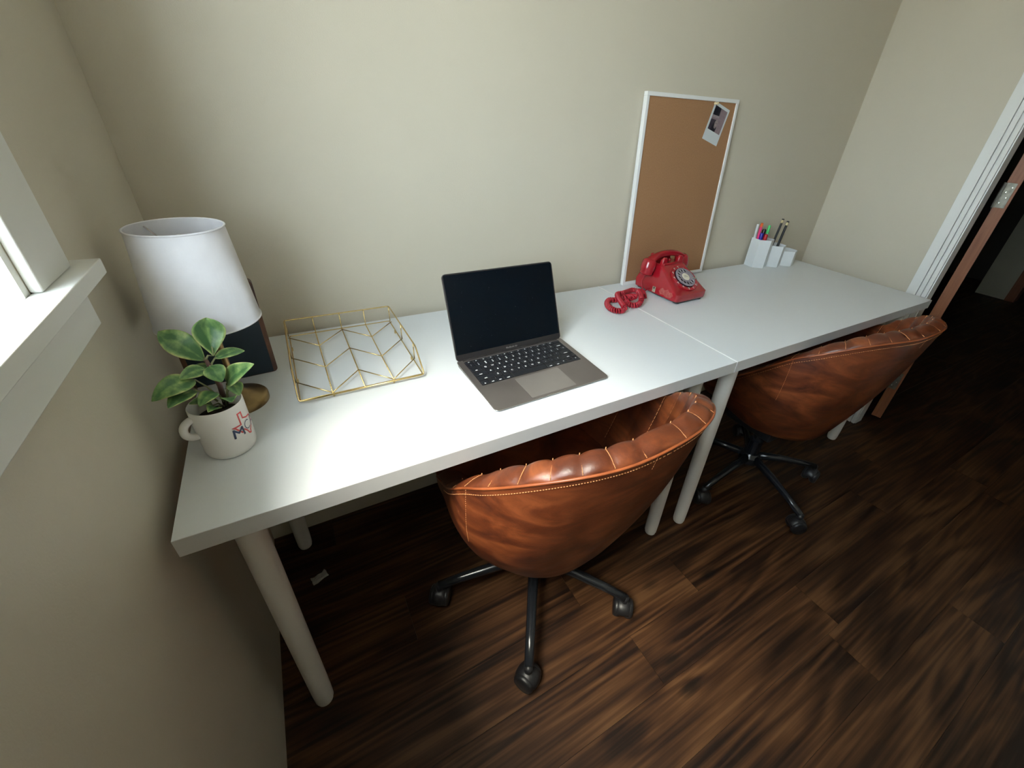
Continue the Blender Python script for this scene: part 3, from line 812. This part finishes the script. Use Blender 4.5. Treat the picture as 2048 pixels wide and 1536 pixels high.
ROWS = [
 [('fn',1),('ctrl',1),('opt',1),('cmd',1.25),('',5),('cmd',1.25),('opt',1),('<',1),('',1),('>',1)],
 [('shift',2.25)] + [(c_,1) for c_ in 'ZXCVBNM,./'] + [('shift',2.25)],
 [('caps',1.75)] + [(c_,1) for c_ in "ASDFGHJKL;'"] + [('return',1.75)],
 [('tab',1.5)] + [(c_,1) for c_ in 'QWERTYUIOP[]'] + [('\\',1)],
 [(c_,1) for c_ in '`1234567890-='] + [('delete',1.5)],
]
SH = dict(zip('`1234567890-=', '~!@#$%^&*()_+'))
for r_, row in enumerate(ROWS):
    x = KX0
    for i, (t_, w_) in enumerate(row):
        if r_ == 0 and i == 8:
            key(x, KY0+r_*U_, w_*U_, U_/2, '', ''); key(x, KY0+(r_+.5)*U_, w_*U_, U_/2, '', '')
        else: key(x, KY0+r_*U_, w_*U_, U_, t_, SH.get(t_, '') if r_ == 4 else '')
        x += w_*U_
x = KX0
for i in range(14):
    key(x, KY0+5*U_, 14.5*U_/14, .0115, 'esc' if i == 0 else ('F%d' % i if i < 13 else ''), '', True); x += 14.5*U_/14
leg.obj('key_legends', M['legend'], kb)
# lid
LA = 1.934
hingeP = Vector((0, D_-.004, .0125))
lid = empty('lid', hingeP); lid.parent = lap
# local lid frame: x across, y up the lid, z out of the screen
yv = Vector((0, -math.cos(LA), math.sin(LA))); zv = Vector((1, 0, 0)).cross(yv)
lid.matrix_local = Matrix(((1, 0, 0, 0), (0, yv.y, zv.y, hingeP.y), (0, yv.z, zv.z, hingeP.z), (0, 0, 0, 1)))
LH = .2085
bpy.data.objects.remove(lid)
g = G(); rr = [(x+W_/2, y+LH/2) for x, y in rrect(W_, LH, .010, 6)]
LM = Matrix(((1, 0, 0, 0), (0, yv.y, zv.y, hingeP.y), (0, yv.z, zv.z, hingeP.z), (0, 0, 0, 1)))
rr2 = [(x+W_/2, y+LH/2) for x, y in rrect(W_-.004, LH-.004, .009, 6)]
g.loft([[Vector((*p, -.0052)) for p in rr2], [Vector((*p, -.0035)) for p in rr], [Vector((*p, -.0004)) for p in rr]])
lid = g.obj('lid', M['alu'], lap, auto=30); lid.matrix_local = LM
g = G(); rr = [(x+W_/2, y+LH/2) for x, y in rrect(W_-.0016, LH-.0016, .0094, 6)]
g.loft([[Vector((*p, -.0006)) for p in rr], [Vector((*p, .0001)) for p in rr]]); g.obj('screen_bezel', M['bezel'], lid)
g = G(); rr = [(x+W_/2, y+LH/2+.0035) for x, y in rrect(W_-.0016-.004, LH-.0016-.013, .008, 6)]
g = G().box((.0035, .0165, 0), (W_-.0035, LH-.0035, .0004)); g.obj('display', M['glassblack'], lid, bevel=.0002)
me = text_mesh('MacBook Air', .0062, 0, .0001); g = G(); join_mesh(g, me, Matrix.Translation((W_/2, .0085, .0004))); g.obj('wordmark', M['greyprint'], lid)
g = G()
for i in range(70):
    x, y, s = random.uniform(.01, W_-.01), random.uniform(.02, LH-.01), random.uniform(.0002, .0005)
    g.box((x, y, .0004), (x+s, y+s*random.choice((1, 1, 2.5)), .0006))
g.obj('dust_specks', M['dust'], lid)
G().lathe([(.0045, 0), (.0045, W_-.03)], 16, M=Matrix.Translation((.015, D_-.0035, .0115)) @ Matrix.Rotation(PI/2, 4, 'Y')).obj('hinge', M['bezel'], lap, auto=40)

# ------------------------------------------------------------------ rotary telephone
ph_ = empty('telephone', (1.427, .366, H), .030, 'glossy red rotary dial telephone in front of the cork board', 'telephone')
def body_ring(z, yf, yb, w, r=.016, n=5):
    return [Vector((x, y+(yf+yb)/2, z)) for x, y in rrect(2*w, yb-yf, min(r, (yb-yf)/2.2), n)]
def bp(z):
    # front y, back y, half width at height z
    if z < .034: return (.000+.004*max(0, (.016-z)/.01), .218-.003*max(0, (.016-z)/.01), .0770)
    t = (z-.034)/(.104-.034)
    return (.108*t**.92, .218-.030*t**1.3, .0770-.0185*t)
rings = []
for z in (.009, .012, .02, .034, .042, .055, .07, .085, .096, .102):
    yf, yb, w = bp(z); rings.append(body_ring(z, yf, yb, w))
yf, yb, w = bp(.104); rings.append(body_ring(.105, yf+.004, yb-.004, w-.004, .013)); rings.append(body_ring(.1055, yf+.012, yb-.012, w-.012, .01))
body = G().loft(rings).obj('body', M['red'], ph_, auto=32)
G().loft([body_ring(.005, .006, .212, .071), body_ring(.0095, .006, .212, .071)]).obj('base_plate', M['plastic'], ph_)
for sx in (-.058, .058):
    for sy in (.018, .198): G().lathe([(.008, 0), (.010, .001), (.010, .0055)], 16).obj('rubber_foot', M['plastic'], ph_, loc=(sx, sy, 0))
# cradle prongs
for sx in (-1, 1):
    for yy, ln in ((.122, .020), (.184, .012)):
        rr = []
        for z, a in ((.098, 1.25), (.112, 1.0), (.124, .8), (.131, .45)):
            rr.append([Vector((sx*.040+x*a, yy+y*a + (.004 if yy < .15 else -.004)*((.131-z)/.03), z)) for x, y in rrect(.026, ln*.75, .004, 3)])
        G().loft(rr).obj('cradle_prong', M['red'], ph_, smooth=True)
G().box((-.050, .1745, .098), (.050, .186, .124)).obj('cradle_wall', M['red'], ph_, bevel=.004)
G().box((-.050, .112, .098), (.050, .122, .112)).obj('cradle_wall', M['red'], ph_, bevel=.004)
for sx in (-.02, .02): G().lathe([(.005, .104), (.005, .112), (.0035, .1135)], 14).obj('hook_switch', M['red'], ph_, loc=(sx, .152, 0), smooth=True)
# handset: arched bar with round cups at both ends
hs = empty('handset_pivot', (0, 0, 0)); bpy.data.objects.remove(hs)
rings = []
for i in range(25):
    t = -1+2*i/24; x = .093*t
    z = .136 - .020*t*t - .010*t**4; hw = .0125+.010*abs(t)**3; hh = .0105+.003*abs(t)**3
    rings.append([Vector((x+ (.4*hh*math.sin(a)*t*.3), .152+hw*math.copysign(abs(math.cos(a))**.8, math.cos(a)), z+hh*math.copysign(abs(math.sin(a))**.8, math.sin(a)))) for a in [2*PI*k_/20 for k_ in range(20)]])
hset = G().loft(rings).obj('handset', M['red'], ph_, smooth=True)
for s in (-1, 1):
    MM = Matrix.Translation((s*.0835, .152, .110)) @ Matrix.Rotation(s*-.22, 4, 'Y')
    G().lathe([(0, .014), (.016, .013), (.0235, .007), (.0255, -.002), (.0262, -.020), (.0262, -.024), (.0235, -.030), (.0235, -.040), (.020, -.044), (0, -.045)], 36, M=MM).obj('receiver_cap' if s > 0 else 'mouthpiece_cap', M['red'], hset, auto=40)
# dial on the sloping face
z_a, z_b = .040, .098
ya, yb2 = bp(z_a)[0], bp(z_b)[0]
sl = math.atan2(z_b-z_a, yb2-ya)
DC = Matrix.Translation((.002, (ya+yb2)/2-.001, (z_a+z_b)/2)) @ Matrix.Rotation(sl, 4, 'X') @ Matrix.Translation((0, .001, .0030))
def on_dial(name, me, m, z, par=None):
    o = link(name, me, m, par or ph_); o.matrix_local = DC @ Matrix.Translation((0, 0, z)); return o
g = G().lathe([(.0, -.010), (.054, -.010), (.0545, .000), (.052, .0018), (.043, .0018), (.041, -.0005), (0, -.0005)], 56)
dr = on_dial('number_ring', g.mesh('number_ring'), M['red'], 0); sharp(dr, 35)
gt = G(); labs = ['1', 'ABC\n2', 'DEF\n3', 'GHI\n4', 'JKL\n5', 'MNO\n6', 'PRS\n7', 'TUV\n8', 'WXY\n9', 'OPER\n0']
gh = []
for i, t_ in enumerate(labs):
    a = math.radians(62 + 27.5*i)
    for j, ln in enumerate(reversed(t_.split('\n'))):
        me = text_mesh(ln, .0052 if j == 0 else .0036, 0, .00015)
        join_mesh(gt, me, Matrix.Translation((.0480*math.cos(a), .0480*math.sin(a) - .0018 + (.0045*j), .0022))); bpy.data.meshes.remove(me)
    gh.append(circ(.0062, 16, (.0285*math.cos(a), .0285*math.sin(a))))
t_ = link('dial_characters', gt.mesh('dial_characters'), M['whiteprint'], dr)
on_dial('dial_well', G().lathe([(0, -.001), (.041, -.001), (.041, .0012), (0, .0012)], 48).mesh('dial_well'), M['hole'], 0)
fw = on_dial('finger_wheel', curve2d('finger_wheel', [circ(.0395, 64)] + gh, .0010, .0004), M['wheel'], .0058)
g = G()
for h_ in gh: g.tube([(x, y, .0016) for x, y in h_], .0008, 6, closed=True)
g.obj('hole_rims', M['silver'], fw, smooth=True)
G().lathe([(.0155, .0012), (.0155, .0024), (.0140, .003), (0, .003)], 40).obj('number_card', M['card'], fw, auto=40)
g = G()
for j, (ln, sz) in enumerate((('555', .0052), ('0100', .0052))):
    pass
for dy, L_ in ((.004, .013), (-.002, .016)):
    for q_ in range(5): g.box((-L_/2+q_*L_/5, dy, .0031), (-L_/2+(q_+.62)*L_/5, dy+.0022, .0033))
g.obj('card_print', M['greyprint'], fw)
MM = Matrix.Translation((.0385, -.0155, .0055)) @ Matrix.Rotation(math.radians(-24), 4, 'Z')
me = curve2d('finger_stop', [[(-.015, -.002), (.004, -.003), (.004, .003), (-.015, .002)]], .0008, .0003); me.transform(MM); on_dial('finger_stop', me, M['silver'], .004)
# side plate, worn scuff
def on_side(u_, z):
    """point on the window-side flank"""
    return Vector((-bp(z)[2], u_, z))
def flank(name, pts, m, off=.0006, th=.0015):
    g = G(); a = [on_side(u_, z)+Vector((-off, 0, 0)) for u_, z in pts]; b = [p+Vector((th, 0, 0)) for p in a]
    return g.loft([b, a]).obj(name, m, ph_)
flank('volume_plate', [(.105, .012), (.119, .012), (.119, .032), (.105, .032)], M['beige'], .0012)
flank('volume_wheel', [(.109, .024), (.114, .024), (.114, .031), (.109, .031)], M['plastic'], .0022)
random.seed(9)
sc_ = [(.030, .016), (.052, .013), (.066, .017), (.080, .014), (.088, .024), (.082, .034), (.074, .040), (.062, .034), (.050, .041), (.040, .034), (.028, .036), (.022, .026)]
flank('worn_sticker_residue', sc_, M['scuff'], .0006)
# coiled cord: helix along a looping path on the desk
def catmull(P, n=12):
    out = []
    for i in range(len(P)-1):
        p0, p1, p2, p3 = P[max(i-1, 0)], P[i], P[i+1], P[min(i+2, len(P)-1)]
        for k_ in range(n):
            t = k_/n
            out.append(.5*((2*p1)+(-p0+p2)*t+(2*p0-5*p1+4*p2-p3)*t*t+(-p0+3*p1-3*p2+p3)*t**3))
    out.append(P[-1]); return out
CORD = [(1.281, 0.4539, 0.7445), (1.3071, 0.4934, 0.7445), (1.2966, 0.5038, 0.7445), (1.2839, 0.5183, 0.7445), (1.2568, 0.5127, 0.7445), (1.204, 0.4821, 0.756), (1.1814, 0.4818, 0.756), (1.1624, 0.454, 0.756), (1.1422, 0.4143, 0.756), (1.1271, 0.3829, 0.756), (1.13, 0.385, 0.7445), (1.1107, 0.3825, 0.7445), (1.0969, 0.3984, 0.7445), (1.1003, 0.4287, 0.7445), (1.1161, 0.4551, 0.7445), (1.1391, 0.4714, 0.7445), (1.1556, 0.4649, 0.7445), (1.1805, 0.4637, 0.7445), (1.1876, 0.447, 0.756), (1.2148, 0.4481, 0.756), (1.2286, 0.4427, 0.756), (1.2092, 0.4357, 0.756), (1.2081, 0.4558, 0.7445), (1.185, 0.4334, 0.7445), (1.1796, 0.4105, 0.7445), (1.1933, 0.3995, 0.7445), (1.2195, 0.4084, 0.7445), (1.2292, 0.4135, 0.756), (1.2575, 0.4493, 0.756), (1.2707, 0.4748, 0.756)]
R0 = .0070
cp = catmull([Vector(p)+Vector((0, 0, .0012)) for p in CORD], 16)
# resample by length
def resample(P, step):
    out = [P[0]]; acc = 0
    for a, b in zip(P, P[1:]):
        L = (b-a).length
        while acc + L >= step:
            t = (step-acc)/L; a = a.lerp(b, t); out.append(a); L = (b-a).length; acc = 0
        acc += L
    return out
step = .00052; ax = resample(cp, step); hel = []; up = Vector((0, 0, 1))
for i, p in enumerate(ax):
    t = (ax[min(i+1, len(ax)-1)] - ax[max(i-1, 0)]).normalized()
    a = (up - t*up.dot(t)).normalized(); b = t.cross(a); w = 2*PI*i*step/.0066
    hel.append(p + R0*(math.cos(w)*a + math.sin(w)*b))
IM = (Matrix.Translation((1.427, .366, H)) @ Matrix.Rotation(.030, 4, 'Z')).inverted()
G().tube([IM @ p for p in hel], .0027, 7).obj('coiled_cord', M['redcord'], ph_, smooth=True)
J = (Matrix.Translation((1.427, .366, H)) @ Matrix.Rotation(.030, 4, 'Z'))
st = Vector(CORD[0]); en = Vector(CORD[-1])
lead1 = catmull([J @ Vector((-.082, .152, .075)), J @ Vector((-.094, .160, .045)), J @ Vector((-.098, .150, .018)), Vector((st.x+.012, st.y, H+.006)), st], 8)
lead2 = catmull([en, Vector((en.x+.015, en.y+.004, H+.010)), J @ Vector((-.083, .135, .016)), J @ Vector((-.074, .135, .018))], 8)
G().tube([IM @ p for p in lead1], .0022, 8).tube([IM @ p for p in lead2], .0022, 8).obj('cord_lead', M['redcord'], ph_, smooth=True)

# ------------------------------------------------------------------ cork board with pinned photo
bo = empty('cork_board', (1.306, .598, H), 0, 'tall cork pin board in a slim white frame leaning on the wall', 'board')
BW, BH, BT = .440, .622, .016
tilt = math.atan2(.0245, BH)
BM = Matrix.Rotation(-tilt, 4, 'X') @ Matrix.Rotation(math.radians(-.8), 4, 'Y')     # x across, z up, y towards the wall
def bpart(name, g, m, bevel=0, par=None):
    o = g.obj(name, m, bo, bevel=bevel); o.matrix_local = BM; return o
fw_ = .0115
bpart('frame_rail', G().box((0, 0, 0), (BW, BT, fw_)), M['frame_white'], .001)
bpart('frame_rail', G().box((0, 0, BH-fw_), (BW, BT, BH)), M['frame_white'], .001)
bpart('frame_stile', G().box((0, 0, fw_), (fw_, BT, BH-fw_)), M['frame_white'], .001)
bpart('frame_stile', G().box((BW-fw_, 0, fw_), (BW, BT, BH-fw_)), M['frame_white'], .001)
bpart('cork_sheet', G().box((fw_, .004, fw_), (BW-fw_, BT-.002, BH-fw_)), M['cork'])
ORB = Matrix.Translation((1.306, .598, H)) @ BM
# polaroid-style print: corner points measured on the board
def onb(x, z):
    q = ORB.inverted() @ Vector((x, .598+(z-H)*math.tan(tilt), z)); return q
pc = onb(1.6430, 1.2815); ang = math.radians(-16.3)
ph = empty('instant_photo', (0, 0, 0), 0, 'white bordered instant photo of a pale faced dog pinned to the cork board', 'photo')
ph.matrix_world = ORB @ Matrix.Translation((pc.x, .0028, pc.z)) @ Matrix.Rotation(-ang, 4, 'Y')
PWd, PHt = .086, .118
G().box((-PWd/2, -.0002, -PHt/2), (PWd/2, .0008, PHt/2)).obj('photo_card', M['photo_white'], ph)
def flat(name, pts, col, y_, rough=.3):
    m = mat(name, col, rough, noise=.15, nscale=120)
    a = [Vector((x, -y_, z)) for x, z in pts]; b = [p+Vector((0, .0002, 0)) for p in a]
    return G().loft([b, a])
iw0, iw1, iz0, iz1 = -.035, .035, -.024, .050
g = G()
lay = [((.27, .20, .22), [(iw0, iz0), (iw1, iz0), (iw1, iz1), (iw0, iz1)]),
       ((.012, .012, .02), [(iw0, .022), (.000, .022), (-.002, iz1), (iw0, iz1)]),
       ((.33, .27, .28), [(iw0, .014), (.002, .019), (.002, .026), (iw0, .021)]),
       ((.055, .04, .055), [(iw0, iz0), (-.001, iz0), (-.006, .012), (iw0, .008)]),
       ((.015, .012, .02), [(-.022, iz0), (.004, iz0), (.006, -.012), (-.002, .004), (-.014, .008)]),
       ((.34, .27, .26), [(-.008, -.012), (-.002, -.015), (.003, -.006), (.005, .006), (.001, .013), (-.006, .012), (-.011, .004)]),
       ((.04, .03, .035), [(-.004, -.012), (-.0015, -.011), (-.002, -.008), (-.0045, -.009)]),
       ((.04, .03, .035), [(-.007, .001), (-.005, .001), (-.005, .003), (-.007, .003)]),
       ((.04, .03, .035), [(.000, .001), (.002, .001), (.002, .003), (.000, .003)])]
mats = []
for i, (c_, pts) in enumerate(lay):
    mats.append(mat('print_tone', c_, .3, noise=.2, nscale=150)); g.cur = i
    y_ = -.0003-.0001*i
    a = [Vector((x, y_, z)) for x, z in pts]; g.loft([[p+Vector((0, .0002, 0)) for p in a], a])
g.obj('printed_image', mats, ph)
pin = empty('push_pin', (0, 0, 0), 0, 'small cream push pin holding the instant photo', 'push pin')
pin.matrix_world = ORB @ Matrix.Translation((onb(1.6150, 1.343).x, .0025, onb(1.6150, 1.343).z)) @ Matrix.Rotation(PI/2, 4, 'X')
G().lathe([(0, 0), (.0045, 0), (.0048, .002), (.0026, .004), (.0024, .009), (.0042, .011), (.0044, .013), (0, .0135)], 20).obj('pin_head', mat('cream_plastic', (.80, .68, .42), .3), pin, smooth=True)

# ------------------------------------------------------------------ hexagonal pen cups
pc_ = empty('pen_holder', (2.20, .59, H), 0, 'three joined white hexagonal pen cups stepping down in height', 'pen holder')
s_ = .0490; c0 = Vector((2.100, .590)); rowd = Vector((math.cos(math.radians(-10)), math.sin(math.radians(-10)))); hexr = math.radians(-10+30)
cups = []
for i, hh in enumerate((.124, .095, .068)):
    c_ = c0 + rowd*(s_*math.sqrt(3)+.0005)*i; cups.append((c_, hh))
    def hx(r, z): return [Vector((c_.x-2.20+r*math.cos(hexr+PI/3*k_), c_.y-.59+r*math.sin(hexr+PI/3*k_), z)) for k_ in range(6)]
    G().loft([hx(s_*.985, 0), hx(s_, .001), hx(s_, hh), hx(s_-.003, hh), hx(s_-.003, .004)]).obj('cup', M['cup'], pc_, bevel=.0007)
def pen(name, label, cat, cup, base, topz, tilt_to, r, prof, m, grp, extra=None):
    c_, hh = cups[cup]
    b = Vector((c_.x+base[0], c_.y+base[1], H+.006)); t = Vector((c_.x+tilt_to[0], c_.y+tilt_to[1], topz))
    L = (t-b).length; q = (t-b).to_track_quat('Z', 'Y').to_matrix().to_4x4()
    o = empty(name, (0, 0, 0), 0, label, cat, grp); o.matrix_world = Matrix.Translation(b) @ q
    for pn, pf, mm in prof(L): G().lathe([(x*r, z) for x, z in pf], 20).obj(pn, mm, o, auto=40)
    return o
def colm(n, c_, rough=.35): return mat(n, c_, rough, noise=.05, nscale=40)
def marker(body, cap):
    return lambda L: [('barrel', [(.0, 0), (.8, 0), (1, .004), (1, L-.034)], body), ('cap', [(1.06, L-.036), (1.06, L-.003), (.8, L), (0, L)], cap)]
mw = colm('marker_white', (.72, .74, .76)); 
GR = 'pens in the hexagonal cups'
pen('marker', 'white capped marker in the tallest cup, behind the blue cap', 'marker', 0, (-.024, .018), H+.183, (-.036, .024), .0052, marker(mw, mw), None, GR)
pen('marker', 'pink marker with orange tip end, in the tallest cup', 'marker', 0, (-.018, .012), H+.190, (-.026, .012), .0058, lambda L: [('barrel', [(0, 0), (.8, 0), (1, .004), (1, L-.016)], colm('pink', (.80, .05, .20))), ('end_plug', [(1, L-.016), (1, L-.002), (.7, L), (0, L)], colm('orange', (.85, .16, .03)))], None, GR)
pen('marker', 'bright green marker leaning in the tallest cup', 'marker', 0, (.006, -.008), H+.178, (.026, .006), .0055, marker(mw, colm('green', (.06, .62, .16))), None, GR)
pen('marker', 'short thick marker with a blue cap in the tallest cup', 'marker', 0, (-.027, -.008), H+.152, (-.032, -.006), .0074, marker(colm('m1', (.5, .5, .52)), colm('blue', (.012, .012, .30))), None, GR)
pen('marker', 'short thick marker with a red cap in the tallest cup', 'marker', 0, (-.015, -.018), H+.148, (-.020, -.019), .0078, marker(colm('m2', (.5, .5, .52)), colm('redcap', (.45, .004, .012))), None, GR)
pen('marker', 'short thick marker with a black cap in the tallest cup', 'marker', 0, (.004, .010), H+.162, (.003, .010), .0080, marker(colm('m3', (.5, .5, .52)), colm('blackcap', (.008, .006, .008))), None, GR)
def pencil(L):
    k_ = M['keyblack']
    return [('shaft', [(.15, 0), (1, .016), (1, L-.020)], k_), ('ferrule', [(1.04, L-.020), (1.04, L-.007)], colm('ferrule', (.62, .52, .30), .25)), ('eraser', [(.95, L-.007), (1.1, L-.004), (1.05, L-.0008), (0, L)], M['plastic'])]
pen('pencil', 'black pencil with brass ferrule, taller of the crossed pair in the middle cup', 'pencil', 1, (-.016, .012), H+.200, (.046, .030), .0050, pencil, None, GR)
pen('pencil', 'black pencil with brass ferrule in front of the taller one in the middle cup', 'pencil', 1, (-.012, -.012), H+.193, (.056, .010), .0054, pencil, None, GR)
pen('pencil', 'short black pencil stub resting low in the middle cup', 'pencil', 1, (-.028, .000), H+.112, (-.033, .004), .0046, pencil, None, GR)

# ------------------------------------------------------------------ paper scrap under the desk
g = G(); random.seed(3); P = []
for j in range(5):
    for i in range(5): P.append((.044*(i/4-.5)+random.uniform(-.002, .002), .028*(j/4-.5)+random.uniform(-.002, .002), .002+random.uniform(0, .009)))
g.add(P, [(a, a+1, a+6, a+5) for a in [5*j+i for j in range(4) for i in range(4)]])
o = g.obj('paper_scrap', M['paper'], None, loc=(.094, .419, .001), rot=(0, 0, .3)); prop(o, 'small crumpled pale paper scrap on the dark floor under the desk', 'paper')
o.modifiers.new('s', 'SOLIDIFY').thickness = .0006
